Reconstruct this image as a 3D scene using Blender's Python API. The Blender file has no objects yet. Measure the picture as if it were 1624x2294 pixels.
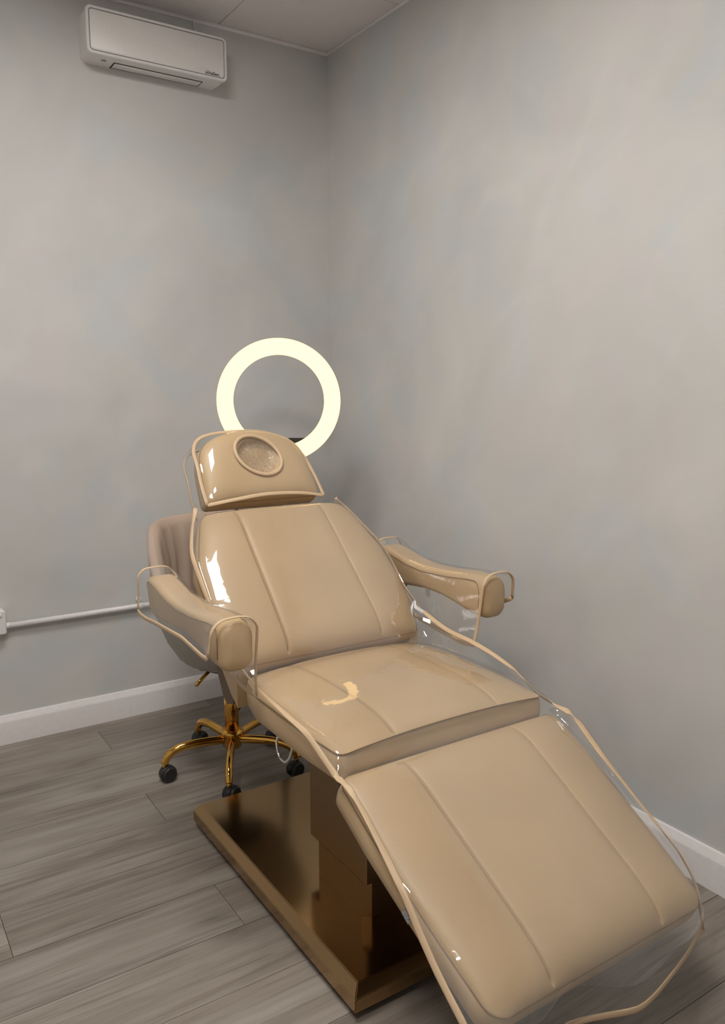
import bpy, bmesh, math, random
from mathutils import Vector, Matrix
import numpy as np
random.seed(7)
S = bpy.context.scene
COL = S.collection

# ------------------------------------------------------------------ camera
CAM = Vector((-1.8562, -3.1037, 1.3262))
PITCH, HEAD = math.radians(8.984), math.radians(33.224)
fwd = Vector((math.sin(HEAD)*math.cos(PITCH), math.cos(HEAD)*math.cos(PITCH), -math.sin(PITCH)))
rgt = Vector((math.cos(HEAD), -math.sin(HEAD), 0))
upv = rgt.cross(fwd)
cam = bpy.data.cameras.new('camera')
cam.sensor_fit = 'HORIZONTAL'; cam.sensor_width = 36.0
cam.lens = 1790.0*36.0/1624.0
cam.clip_start = 0.02
co = bpy.data.objects.new('camera', cam); COL.objects.link(co)
co.matrix_world = Matrix((( rgt.x, upv.x, -fwd.x, CAM.x), (rgt.y, upv.y, -fwd.y, CAM.y),
                          (rgt.z, upv.z, -fwd.z, CAM.z), (0, 0, 0, 1)))
S.camera = co
# ------------------------------------------------------------------ world, exposure
w = bpy.data.worlds.new('world'); S.world = w; w.use_nodes = True
w.node_tree.nodes['Background'].inputs[0].default_value = (0.9, 0.93, 1.0, 1)
w.node_tree.nodes['Background'].inputs[1].default_value = 0.05
S.view_settings.view_transform = 'Standard'; S.view_settings.look = 'None'
S.view_settings.gamma = 1.0; S.view_settings.use_curve_mapping = False
S.view_settings.exposure = 0.0
PANEL_STRENGTH = 28.0
RING_COLOR, RING_STRENGTH = (1.0, 0.66, 0.30, 1), 2.6
LIGHTS = [(-1.395, -1.422), (-1.995, -2.622)]
H = 2.70                      # ceiling height
RX, RY = -3.30, -4.60         # far ends of the room

# ------------------------------------------------------------------ helpers
def link(name, me, mat=None, parent=None, loc=None):
    o = bpy.data.objects.new(name, me); COL.objects.link(o)
    if mat is not None: me.materials.append(mat)
    if parent is not None: o.parent = parent
    if loc is not None: o.location = loc
    return o
def origin(o):
    p = Vector((0, 0, 0))
    while o is not None:
        p += o.location; o = o.parent
    return p
def mesh(name, V, F, mat=None, parent=None, smooth=True, at=None):
    """V in world coordinates; stored relative to the parent (or to 'at' when top-level)."""
    base = origin(parent) if parent is not None else Vector((0, 0, 0))
    loc = Vector(at) - base if at is not None else None
    off = base + (loc if loc is not None else Vector((0, 0, 0)))
    me = bpy.data.meshes.new(name)
    me.from_pydata([tuple(Vector(v) - off) for v in V], [], F)
    bm = bmesh.new(); bm.from_mesh(me)
    bmesh.ops.recalc_face_normals(bm, faces=bm.faces[:])
    bm.to_mesh(me); bm.free()
    if smooth:
        for p in me.polygons: p.use_smooth = True
    me.update()
    return link(name, me, mat, parent, loc)
def autosmooth(o, ang=40):
    me = o.data
    bm = bmesh.new(); bm.from_mesh(me)
    for e in bm.edges:
        e.smooth = not (len(e.link_faces) == 2 and e.calc_face_angle(0) > math.radians(ang))
    bm.to_mesh(me); bm.free()
    for p in me.polygons: p.use_smooth = True
    return o
def empty(name, loc, label, cat, group=None):
    o = bpy.data.objects.new(name, None); COL.objects.link(o)
    o.location = loc; o.empty_display_size = 0.1
    return tag(o, label, cat, group)
def tag(o, label, cat, group=None, kind=None):
    o['label'] = label
    if cat: o['category'] = cat
    if group: o['group'] = group
    if kind: o['kind'] = kind
    return o
def struct(o, label=None):
    o['kind'] = 'structure'
    if label: o['label'] = label
    return o
def box(name, lo, hi, mat, parent=None, bev=0.0, seg=2, at=None):
    V = [(x, y, z) for x in (lo[0], hi[0]) for y in (lo[1], hi[1]) for z in (lo[2], hi[2])]
    F = [(0,1,3,2), (4,6,7,5), (0,4,5,1), (2,3,7,6), (0,2,6,4), (1,5,7,3)]
    o = mesh(name, V, F, mat, parent, smooth=False, at=at)
    if bev > 0:
        bm = bmesh.new(); bm.from_mesh(o.data)
        bmesh.ops.bevel(bm, geom=bm.edges[:], offset=bev, segments=seg, profile=0.5, affect='EDGES')
        bm.to_mesh(o.data); bm.free()
        autosmooth(o, 35)
    return o
def catmull(P, n, closed=False):
    P = [Vector(p) for p in P]; m = len(P); out = []
    segs = m if closed else m - 1
    for i in range(segs):
        p0 = P[(i-1) % m] if closed or i > 0 else P[0]*2 - P[1]
        p1 = P[i]; p2 = P[(i+1) % m]
        p3 = P[(i+2) % m] if closed or i + 2 < m else P[-1]*2 - P[-2]
        for k in range(n):
            t = k/n
            out.append(0.5*((2*p1) + (p2-p0)*t + (2*p0-5*p1+4*p2-p3)*t*t + (3*p1-p0-3*p2+p3)*t**3))
    if not closed: out.append(P[-1].copy())
    return out
def sweep(P, ra, rb=None, side=None, closed=False, n=8):
    """tube along points P; ra along the side vector, rb across it."""
    P = [Vector(p) for p in P]; m = len(P); V, F = [], []
    if rb is None: rb = ra
    prev = None
    for i, p in enumerate(P):
        if closed: t = P[(i+1) % m] - P[i-1]
        else: t = P[min(i+1, m-1)] - P[max(i-1, 0)]
        t.normalize()
        if side is not None: s = Vector(side[i])
        elif prev is not None: s = prev
        else: s = Vector((0, 0, 1)) if abs(t.z) < 0.9 else Vector((1, 0, 0))
        s = s - t*s.dot(t)
        if s.length < 1e-6: s = t.orthogonal()
        s.normalize(); prev = s
        b = t.cross(s)
        A = ra(i/(m-1)) if callable(ra) else ra
        B = rb(i/(m-1)) if callable(rb) else rb
        for k in range(n):
            an = 2*math.pi*k/n
            V.append(p + s*(A*math.cos(an)) + b*(B*math.sin(an)))
    rings = m if closed else m - 1
    for i in range(rings):
        j = (i+1) % m
        for k in range(n):
            k2 = (k+1) % n
            F.append((i*n+k, j*n+k, j*n+k2, i*n+k2))
    if not closed:
        F.append(tuple(range(n))); F.append(tuple((m-1)*n+k for k in reversed(range(n))))
    return V, F
def lathe(prof, c, n=32, axis=Vector((0,0,1))):
    """prof [(r, h)] around axis through c."""
    axis = Vector(axis).normalized(); u = axis.orthogonal().normalized(); v = axis.cross(u)
    V, F = [], []
    for r, h in prof:
        for k in range(n):
            a = 2*math.pi*k/n
            V.append(Vector(c) + axis*h + u*(r*math.cos(a)) + v*(r*math.sin(a)))
    for i in range(len(prof)-1):
        for k in range(n):
            k2 = (k+1) % n
            F.append((i*n+k, i*n+k2, (i+1)*n+k2, (i+1)*n+k))
    F.append(tuple(reversed(range(n)))); F.append(tuple((len(prof)-1)*n+k for k in range(n)))
    return V, F
def join(*parts):
    V, F = [], []
    for v, f in parts:
        o = len(V); V += list(v); F += [tuple(i+o for i in q) for q in f]
    return V, F
def interp(tab, x):
    """tab [(x, ...values)] sorted either way, linear interpolation."""
    t = sorted(tab)
    if x <= t[0][0]: return t[0][1:]
    if x >= t[-1][0]: return t[-1][1:]
    for a, b in zip(t, t[1:]):
        if a[0] <= x <= b[0]:
            k = (x-a[0])/max(1e-9, b[0]-a[0])
            return tuple(p+(q-p)*k for p, q in zip(a[1:], b[1:]))
def sm(x, a, b):
    t = min(1, max(0, (x-a)/(b-a))); return t*t*(3-2*t)

# ------------------------------------------------------------------ materials
def newmat(name):
    m = bpy.data.materials.new(name); m.use_nodes = True
    nt = m.node_tree; b = nt.nodes['Principled BSDF']
    return m, nt, b
def N(nt, typ, **kw):
    n = nt.nodes.new(typ)
    for k, v in kw.items():
        if k in ('operation', 'blend_type', 'data_type', 'noise_dimensions', 'wave_type', 'bands_direction', 'interpolation', 'feature'): setattr(n, k, v)
        else: n.inputs[k].default_value = v
    return n
def simple(name, col, rough=0.5, metal=0.0, bump=None, spec=0.5, coat=0.0):
    m, nt, b = newmat(name)
    b.inputs['Base Color'].default_value = (*col, 1); b.inputs['Roughness'].default_value = rough
    b.inputs['Metallic'].default_value = metal
    b.inputs['Specular IOR Level'].default_value = spec
    b.inputs['Coat Weight'].default_value = coat
    tc = nt.nodes.new('ShaderNodeTexCoord')
    no = N(nt, 'ShaderNodeTexNoise', Scale=(bump[0] if bump else 60.0), Detail=4.0)
    nt.links.new(tc.outputs['Object'], no.inputs['Vector'])
    # slight tone variation
    mx = N(nt, 'ShaderNodeMixRGB', blend_type='MULTIPLY'); mx.inputs[0].default_value = 0.12
    mx.inputs[1].default_value = (*col, 1)
    nt.links.new(no.outputs['Fac'], mx.inputs[2]); nt.links.new(mx.outputs[0], b.inputs['Base Color'])
    if bump:
        bp = N(nt, 'ShaderNodeBump', Strength=bump[1], Distance=0.002)
        nt.links.new(no.outputs['Fac'], bp.inputs['Height']); nt.links.new(bp.outputs[0], b.inputs['Normal'])
    return m
def ramp(nt, stops):
    r = nt.nodes.new('ShaderNodeValToRGB'); e = r.color_ramp.elements
    while len(e) < len(stops): e.new(0.5)
    for el, (p, c) in zip(e, stops): el.position = p; el.color = (*c, 1)
    return r

def wall_mat():
    m, nt, b = newmat('brushed_plaster_paint'); L = nt.links.new
    tc = nt.nodes.new('ShaderNodeTexCoord')
    # broad cloudy patches
    n1 = N(nt, 'ShaderNodeTexNoise', Scale=1.7, Detail=3.0, Roughness=0.5, Distortion=0.6); L(tc.outputs['Object'], n1.inputs['Vector'])
    r1 = ramp(nt, [(0.30, (0.568, 0.573, 0.570)), (0.5, (0.617, 0.620, 0.616)), (0.70, (0.668, 0.664, 0.657))]); L(n1.outputs['Fac'], r1.inputs[0])
    # pinkish against blue-grey drift
    n2 = N(nt, 'ShaderNodeTexNoise', Scale=2.9, Detail=3.0, Distortion=0.8)
    mp2 = nt.nodes.new('ShaderNodeMapping'); mp2.inputs['Location'].default_value = (4.3, 1.7, 2.2)
    L(tc.outputs['Object'], mp2.inputs[0]); L(mp2.outputs[0], n2.inputs['Vector'])
    r2 = ramp(nt, [(0.34, (0.958, 0.988, 1.015)), (0.49, (1.0, 0.998, 0.975)), (0.64, (1.02, 0.985, 0.99))]); L(n2.outputs['Fac'], r2.inputs[0])
    mu = N(nt, 'ShaderNodeMixRGB', blend_type='MULTIPLY'); mu.inputs[0].default_value = 1.0
    L(r1.outputs[0], mu.inputs[1]); L(r2.outputs[0], mu.inputs[2])
    # diagonal brush sweeps
    mp = nt.nodes.new('ShaderNodeCombineXYZ')
    for q, (dv, k) in enumerate((((0.54, -0.54, 0.65), 1.5), ((0.71, 0.71, 0.0), 3.4), ((0.46, -0.46, -0.76), 3.6))):
        dt = N(nt, 'ShaderNodeVectorMath', operation='DOT_PRODUCT'); dt.inputs[1].default_value = tuple(c*k for c in dv)
        L(tc.outputs['Object'], dt.inputs[0]); L(dt.outputs['Value'], mp.inputs[q])
    n3 = N(nt, 'ShaderNodeTexNoise', Scale=1.15, Detail=2.2, Roughness=0.45, Distortion=0.9); L(mp.outputs[0], n3.inputs['Vector'])
    r3 = ramp(nt, [(0.38, (0.984, 0.984, 0.984)), (0.56, (1.0, 1.0, 1.0)), (0.74, (1.05, 1.047, 1.043))]); L(n3.outputs['Fac'], r3.inputs[0])
    mu2 = N(nt, 'ShaderNodeMixRGB', blend_type='MULTIPLY'); mu2.inputs[0].default_value = 1.0
    L(mu.outputs[0], mu2.inputs[1]); L(r3.outputs[0], mu2.inputs[2]); L(mu2.outputs[0], b.inputs['Base Color'])
    b.inputs['Roughness'].default_value = 0.5; b.inputs['Specular IOR Level'].default_value = 0.35
    rr = nt.nodes.new('ShaderNodeMapRange'); rr.inputs['To Min'].default_value = 0.62; rr.inputs['To Max'].default_value = 0.42
    L(n3.outputs['Fac'], rr.inputs[0]); L(rr.outputs[0], b.inputs['Roughness'])
    bp = N(nt, 'ShaderNodeBump', Strength=0.05, Distance=0.01); L(n3.outputs['Fac'], bp.inputs['Height']); L(bp.outputs[0], b.inputs['Normal'])
    return m
def floor_mat():
    m, nt, b = newmat('grey_oak_plank'); L = nt.links.new
    tc = nt.nodes.new('ShaderNodeTexCoord'); oi = nt.nodes.new('ShaderNodeObjectInfo')
    geo = nt.nodes.new('ShaderNodeNewGeometry')
    off = N(nt, 'ShaderNodeVectorMath', operation='SCALE'); off.inputs['Scale'].default_value = 37.0
    cmb = nt.nodes.new('ShaderNodeCombineXYZ'); L(oi.outputs['Random'], cmb.inputs[0]); L(oi.outputs['Random'], cmb.inputs[2]); L(cmb.outputs[0], off.inputs[0])
    add = N(nt, 'ShaderNodeVectorMath', operation='ADD'); L(geo.outputs['Position'], add.inputs[0]); L(off.outputs[0], add.inputs[1])
    def stretch(sx, sy, sc, det, dist, rough=0.55):
        mp = nt.nodes.new('ShaderNodeMapping'); mp.inputs['Scale'].default_value = (sx, sy, 1.0)
        L(add.outputs[0], mp.inputs[0])
        n = N(nt, 'ShaderNodeTexNoise', Scale=sc, Detail=det, Distortion=dist, Roughness=rough); L(mp.outputs[0], n.inputs['Vector']); return n
    broad = stretch(0.9, 5.5, 1.3, 4.0, 1.2)
    fine = stretch(1.6, 42.0, 1.5, 7.0, 1.0, 0.65)
    streak = stretch(0.7, 16.0, 2.0, 5.0, 2.0)
    r = ramp(nt, [(0.28, (0.165, 0.132, 0.104)), (0.46, (0.222, 0.187, 0.156)), (0.62, (0.262, 0.229, 0.196)), (0.8, (0.285, 0.258, 0.228))]); L(broad.outputs['Fac'], r.inputs[0])
    rf = ramp(nt, [(0.30, (0.70, 0.69, 0.68)), (0.5, (0.98, 0.98, 0.98)), (0.75, (1.12, 1.12, 1.12))]); L(fine.outputs['Fac'], rf.inputs[0])
    rs = ramp(nt, [(0.34, (0.60, 0.58, 0.56)), (0.46, (1, 1, 1)), (0.7, (1.05, 1.05, 1.05))]); L(streak.outputs['Fac'], rs.inputs[0])
    # cathedral figure
    mpw = nt.nodes.new('ShaderNodeMapping'); mpw.inputs['Scale'].default_value = (0.55, 7.0, 1.0); L(add.outputs[0], mpw.inputs[0])
    wv = N(nt, 'ShaderNodeTexWave', wave_type='RINGS', Scale=1.6, Distortion=6.0, Detail=3.0); wv.inputs['Detail Scale'].default_value = 1.2; L(mpw.outputs[0], wv.inputs['Vector'])
    rw = ramp(nt, [(0.0, (0.90, 0.89, 0.88)), (0.35, (1, 1, 1)), (1.0, (1.03, 1.03, 1.03))]); L(wv.outputs['Fac'], rw.inputs[0])
    # knots
    mpk = nt.nodes.new('ShaderNodeMapping'); mpk.inputs['Scale'].default_value = (2.2, 5.5, 1.0); L(add.outputs[0], mpk.inputs[0])
    vk = N(nt, 'ShaderNodeTexVoronoi', Scale=0.9); L(mpk.outputs[0], vk.inputs['Vector'])
    rk = ramp(nt, [(0.0, (0.45, 0.42, 0.38)), (0.06, (0.72, 0.69, 0.66)), (0.20, (1, 1, 1))]); L(vk.outputs['Distance'], rk.inputs[0])
    cur = r.outputs[0]
    for src, f in ((rf, 0.8), (rs, 0.6), (rw, 0.8), (rk, 0.8)):
        mx = N(nt, 'ShaderNodeMixRGB', blend_type='MULTIPLY'); mx.inputs[0].default_value = f
        L(cur, mx.inputs[1]); L(src.outputs[0], mx.inputs[2]); cur = mx.outputs[0]
    hs = nt.nodes.new('ShaderNodeHueSaturation'); hs.inputs['Saturation'].default_value = 0.85
    mr = nt.nodes.new('ShaderNodeMapRange'); mr.inputs['To Min'].default_value = 1.02; mr.inputs['To Max'].default_value = 1.26
    L(oi.outputs['Random'], mr.inputs[0]); L(mr.outputs[0], hs.inputs['Value']); L(cur, hs.inputs['Color'])
    L(hs.outputs[0], b.inputs['Base Color'])
    b.inputs['Roughness'].default_value = 0.46; b.inputs['Specular IOR Level'].default_value = 0.4
    bp = N(nt, 'ShaderNodeBump', Strength=0.15, Distance=0.002); L(fine.outputs['Fac'], bp.inputs['Height']); L(bp.outputs[0], b.inputs['Normal'])
    return m
def leather_mat(name, col, rough=0.42):
    m, nt, b = newmat(name); L = nt.links.new
    tc = nt.nodes.new('ShaderNodeTexCoord')
    v = N(nt, 'ShaderNodeTexVoronoi', Scale=420.0); L(tc.outputs['Object'], v.inputs['Vector'])
    n = N(nt, 'ShaderNodeTexNoise', Scale=5.0, Detail=3.0); L(tc.outputs['Object'], n.inputs['Vector'])
    r = ramp(nt, [(0.3, tuple(c*0.94 for c in col)), (0.7, tuple(min(1, c*1.05) for c in col))]); L(n.outputs['Fac'], r.inputs[0]); L(r.outputs[0], b.inputs['Base Color'])
    b.inputs['Roughness'].default_value = rough; b.inputs['Specular IOR Level'].default_value = 0.45
    bp = N(nt, 'ShaderNodeBump', Strength=0.06, Distance=0.0006); L(v.outputs['Distance'], bp.inputs['Height']); L(bp.outputs[0], b.inputs['Normal'])
    return m
def film_mat(name='clear_vinyl', refl=0.15, haze=0.05, wr=0.10, scale=9.0):
    """thin clear sheet: see-through with a Fresnel mirror and a trace of milky haze."""
    m = bpy.data.materials.new(name); m.use_nodes = True; nt = m.node_tree; L = nt.links.new
    nt.nodes.clear()
    out = nt.nodes.new('ShaderNodeOutputMaterial')
    tr = N(nt, 'ShaderNodeBsdfTransparent'); tr.inputs[0].default_value = (0.985, 0.98, 0.965, 1)
    df = N(nt, 'ShaderNodeBsdfDiffuse'); df.inputs[0].default_value = (0.85, 0.84, 0.80, 1)
    gl = nt.nodes.new('ShaderNodeBsdfAnisotropic'); gl.inputs['Roughness'].default_value = 0.045
    tc = nt.nodes.new('ShaderNodeTexCoord')
    no = N(nt, 'ShaderNodeTexNoise', Scale=scale, Detail=3.0, Distortion=0.5); L(tc.outputs['Object'], no.inputs['Vector'])
    bp = N(nt, 'ShaderNodeBump', Strength=wr, Distance=0.02); L(no.outputs['Fac'], bp.inputs['Height'])
    L(bp.outputs[0], gl.inputs['Normal'])
    lw = nt.nodes.new('ShaderNodeLayerWeight'); lw.inputs['Blend'].default_value = 0.5; L(bp.outputs[0], lw.inputs['Normal'])
    p5 = N(nt, 'ShaderNodeMath', operation='POWER'); p5.inputs[1].default_value = 4.5; L(lw.outputs['Facing'], p5.inputs[0])
    sc = N(nt, 'ShaderNodeMath', operation='MULTIPLY_ADD'); sc.inputs[1].default_value = 0.75; sc.inputs[2].default_value = refl; L(p5.outputs[0], sc.inputs[0])
    m1 = nt.nodes.new('ShaderNodeMixShader'); m1.inputs[0].default_value = haze; L(tr.outputs[0], m1.inputs[1]); L(df.outputs[0], m1.inputs[2])
    m2 = nt.nodes.new('ShaderNodeMixShader'); L(sc.outputs[0], m2.inputs[0]); L(m1.outputs[0], m2.inputs[1]); L(gl.outputs[0], m2.inputs[2])
    L(m2.outputs[0], out.inputs[0])
    return m
def metal_mat(name, col, rough, brush=None, aniso=0.0):
    m, nt, b = newmat(name); L = nt.links.new
    b.inputs['Base Color'].default_value = (*col, 1); b.inputs['Metallic'].default_value = 1.0; b.inputs['Roughness'].default_value = rough
    b.inputs['Anisotropic'].default_value = aniso
    if brush:
        tc = nt.nodes.new('ShaderNodeTexCoord'); mp = nt.nodes.new('ShaderNodeMapping'); mp.inputs['Scale'].default_value = brush
        L(tc.outputs['Object'], mp.inputs[0])
        n = N(nt, 'ShaderNodeTexNoise', Scale=30.0, Detail=3.0); L(mp.outputs[0], n.inputs['Vector'])
        mr = nt.nodes.new('ShaderNodeMapRange'); mr.inputs['To Min'].default_value = rough*0.85; mr.inputs['To Max'].default_value = rough*1.2
        L(n.outputs['Fac'], mr.inputs[0]); L(mr.outputs[0], b.inputs['Roughness'])
    return m
def emit(name, col, st):
    m = bpy.data.materials.new(name); m.use_nodes = True; nt = m.node_tree; nt.nodes.clear()
    o = nt.nodes.new('ShaderNodeOutputMaterial'); e = nt.nodes.new('ShaderNodeEmission')
    e.inputs[0].default_value = col; e.inputs[1].default_value = st; nt.links.new(e.outputs[0], o.inputs[0]); return m

M_wall = wall_mat()
M_floor = floor_mat()
M_ceil = simple('ceiling_tile_white', (0.86, 0.82, 0.815), 0.85, bump=(90.0, 0.05))
M_gap = simple('dark_gap', (0.10, 0.095, 0.09), 0.8)
M_white = simple('white_gloss_paint', (0.86, 0.83, 0.835), 0.38)
M_plas = simple('white_plastic', (0.88, 0.85, 0.84), 0.42, bump=(300.0, 0.03))
M_plas2 = simple('white_plastic_panel', (0.86, 0.83, 0.81), 0.38, bump=(300.0, 0.03))
M_dark = simple('dark_slot', (0.02, 0.02, 0.02), 0.7)
M_ink = simple('black_ink', (0.015, 0.015, 0.015), 0.5)
M_tan = leather_mat('tan_leatherette', (0.57, 0.41, 0.24))
M_pipe = leather_mat('tan_binding_tape', (0.61, 0.445, 0.285), 0.5)
M_seam = simple('seam_thread', (0.26, 0.165, 0.085), 0.7)
M_stitch = simple('stitch_thread', (0.72, 0.56, 0.38), 0.6)
M_film = film_mat()
M_filmhead = film_mat('clear_vinyl_taut', 0.085, 0.025, 0.05, 6.0)
M_crinkle = film_mat('crinkled_vinyl', 0.12, 0.02, 0.9, 70.0)
M_filmarm = film_mat('clear_vinyl_arm', 0.13, 0.045, 0.14, 11.0)
M_brass = metal_mat('brushed_brass_steel', (0.44, 0.29, 0.145), 0.15, (1.0, 40.0, 1.0))
M_brass2 = metal_mat('brass_column_steel', (0.30, 0.20, 0.11), 0.34, (40.0, 40.0, 1.0))
M_gold = metal_mat('polished_gold', (0.78, 0.44, 0.10), 0.10)
M_chrome = metal_mat('chrome', (0.75, 0.75, 0.76), 0.12)
M_black = simple('black_plastic', (0.022, 0.022, 0.024), 0.45)
M_board = simple('brown_board', (0.17, 0.115, 0.075), 0.6)
M_velvet = leather_mat('dusty_beige_velvet', (0.46, 0.36, 0.29), 0.8)
M_wrap = simple('grey_stretch_cover', (0.44, 0.42, 0.38), 0.6, bump=(25.0, 0.5))
M_ribbon = simple('white_ribbon', (0.85, 0.85, 0.87), 0.5)
M_ring = emit('ring_diffuser_glow', RING_COLOR, RING_STRENGTH)
M_panel = emit('led_panel_glow', (1.0, 0.955, 0.90, 1), PANEL_STRENGTH)
M_steel = simple('painted_grey_metal', (0.30, 0.29, 0.28), 0.5)

# ------------------------------------------------------------------ room shell
T = 0.12
struct(box('wall_back', (RX-T, 0, -0.02), (T, T, H+0.1), M_wall), 'mottled grey plaster wall behind the chair head')
struct(box('wall_right', (0, RY-T, -0.02), (T, 0, H+0.1), M_wall), 'mottled grey plaster wall right of the chair')
struct(box('wall_left', (RX-T, RY-T, -0.02), (RX, 0, H+0.1), M_wall), 'mottled grey plaster wall at the far left')
struct(box('wall_front', (RX, RY-T, -0.02), (0, RY, H+0.1), M_wall), 'mottled grey plaster wall behind the viewer')
ceiling = struct(box('ceiling', (RX, RY, H+0.012), (0, 0, H+0.1), M_gap), 'off-white panelled ceiling with thin dark joints')
floor = struct(box('floor', (RX, RY, -0.06), (0, 0, -0.008), M_gap), 'grey oak plank floor')

# ceiling tiles
xs = [0.0] + [-0.495 - 0.6*k for k in range(6)]; xs = [x for x in xs if x > RX] + [RX]
ys = [0.0] + [-0.522 - 0.6*k for k in range(8)]; ys = [y for y in ys if y > RY] + [RY]
g = 0.0016
for i in range(len(xs)-1):
    for j in range(len(ys)-1):
        cx, cy = (xs[i]+xs[i+1])/2, (ys[j]+ys[j+1])/2
        if any(abs(cx-lx) < 0.05 and abs(cy-ly) < 0.05 for lx, ly in LIGHTS): continue
        dz = random.uniform(0, 0.0012)
        box('ceiling_tile', (xs[i+1]+g, ys[j+1]+g, H+dz), (xs[i]-g, ys[j]-g, H+0.0125), M_ceil, ceiling)
# edge trims
def strip(name, P, axis, a0, a1, mat, label):
    """extrude profile P [(depth, z)] along 'x' (back wall) or 'y' (right wall)."""
    V = []
    for a in (a0, a1):
        for d, z in P: V.append((a, -d, z) if axis == 'x' else (-d, a, z))
    n = len(P); F = [(k, (k+1) % n, n+(k+1) % n, n+k) for k in range(n)] + [tuple(range(n)), tuple(reversed(range(n, 2*n)))]
    return struct(autosmooth(mesh(name, V, F, mat, None), 30), label)
tp = [(0, H-0.010), (0.006, H-0.010), (0.009, H-0.004), (0.016, H-0.0008), (0, H-0.0008)]
strip('trim_1', tp, 'x', RX, 0, M_white, 'thin pale bead between ceiling and back wall')
strip('trim_2', [(d*0.6, z+ (0.004 if z < H-0.005 else 0)) for d, z in tp], 'y', RY, 0, M_white, 'thin pale bead between ceiling and right wall')
bp_ = [(0, 0), (0.018, 0), (0.018, 0.083), (0.0165, 0.089), (0.011, 0.097), (0.0085, 0.103), (0.006, 0.1075), (0, 0.109)]
strip('baseboard_back', bp_, 'x', RX, 0, M_white, 'white skirting board along the back wall')
strip('baseboard_right', bp_, 'y', RY, 0, M_white, 'white skirting board along the right wall')

# floor planks, running along x
yl = [0.0, -0.088, -0.275, -0.470, -0.662, -0.854, -1.048, -1.240, -1.432]
while yl[-1] > RY: yl.append(max(RY, yl[-1]-0.192))
known = {1: -1.109, 4: -1.110, 6: -1.616, 7: -1.112, 2: -1.75, 3: -0.52, 5: -2.05, 8: -0.90, 9: -0.62, 10: -0.25}
PL = 1.22
for r in range(len(yl)-1):
    x0 = known.get(r, -random.random()*PL)
    while x0 < 0: x0 += PL
    xe = x0
    while xe > RX:
        a, b = min(0, xe), max(RX, xe-PL)
        if a-b > 0.03:
            e = 0.0007
            o = box('floor_plank', (b+e, yl[r+1]+e, -0.008), (a-e, yl[r]-e, 0.0), M_floor, floor,
                    at=((a+b)/2, (yl[r]+yl[r+1])/2, -0.004))
        xe -= PL

# ------------------------------------------------------------------ ceiling lights (real panels above and behind the viewer)
names = ['square white LED ceiling panel nearest the wall heater', 'square white LED ceiling panel above the viewer']
for (lx, ly), nm in zip(LIGHTS, names):
    t = empty('ceiling_light', (lx, ly, H), nm, 'ceiling light', 'LED panels in the ceiling')
    hw_ = 0.298
    V = []; F = []
    for s, z in ((hw_, H-0.001), (hw_, H-0.007), (hw_-0.016, H-0.007), (hw_-0.016, H-0.002)):
        V += [(lx-s, ly-s, z), (lx+s, ly-s, z), (lx+s, ly+s, z), (lx-s, ly+s, z)]
    for k in range(3):
        for q in range(4): F.append((k*4+q, k*4+(q+1) % 4, k*4+4+(q+1) % 4, k*4+4+q))
    mesh('frame', V, F, M_white, t, smooth=False)
    s = hw_-0.015
    box('diffuser', (lx-s, ly-s, H-0.0035), (lx+s, ly+s, H-0.001), M_panel, t)

# ------------------------------------------------------------------ treatment chair
XC = -0.76
chair = empty('treatment_chair', (XC, -1.40, 0), 'tan leatherette reclining treatment chair on a brass base plate', 'treatment chair')

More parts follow.
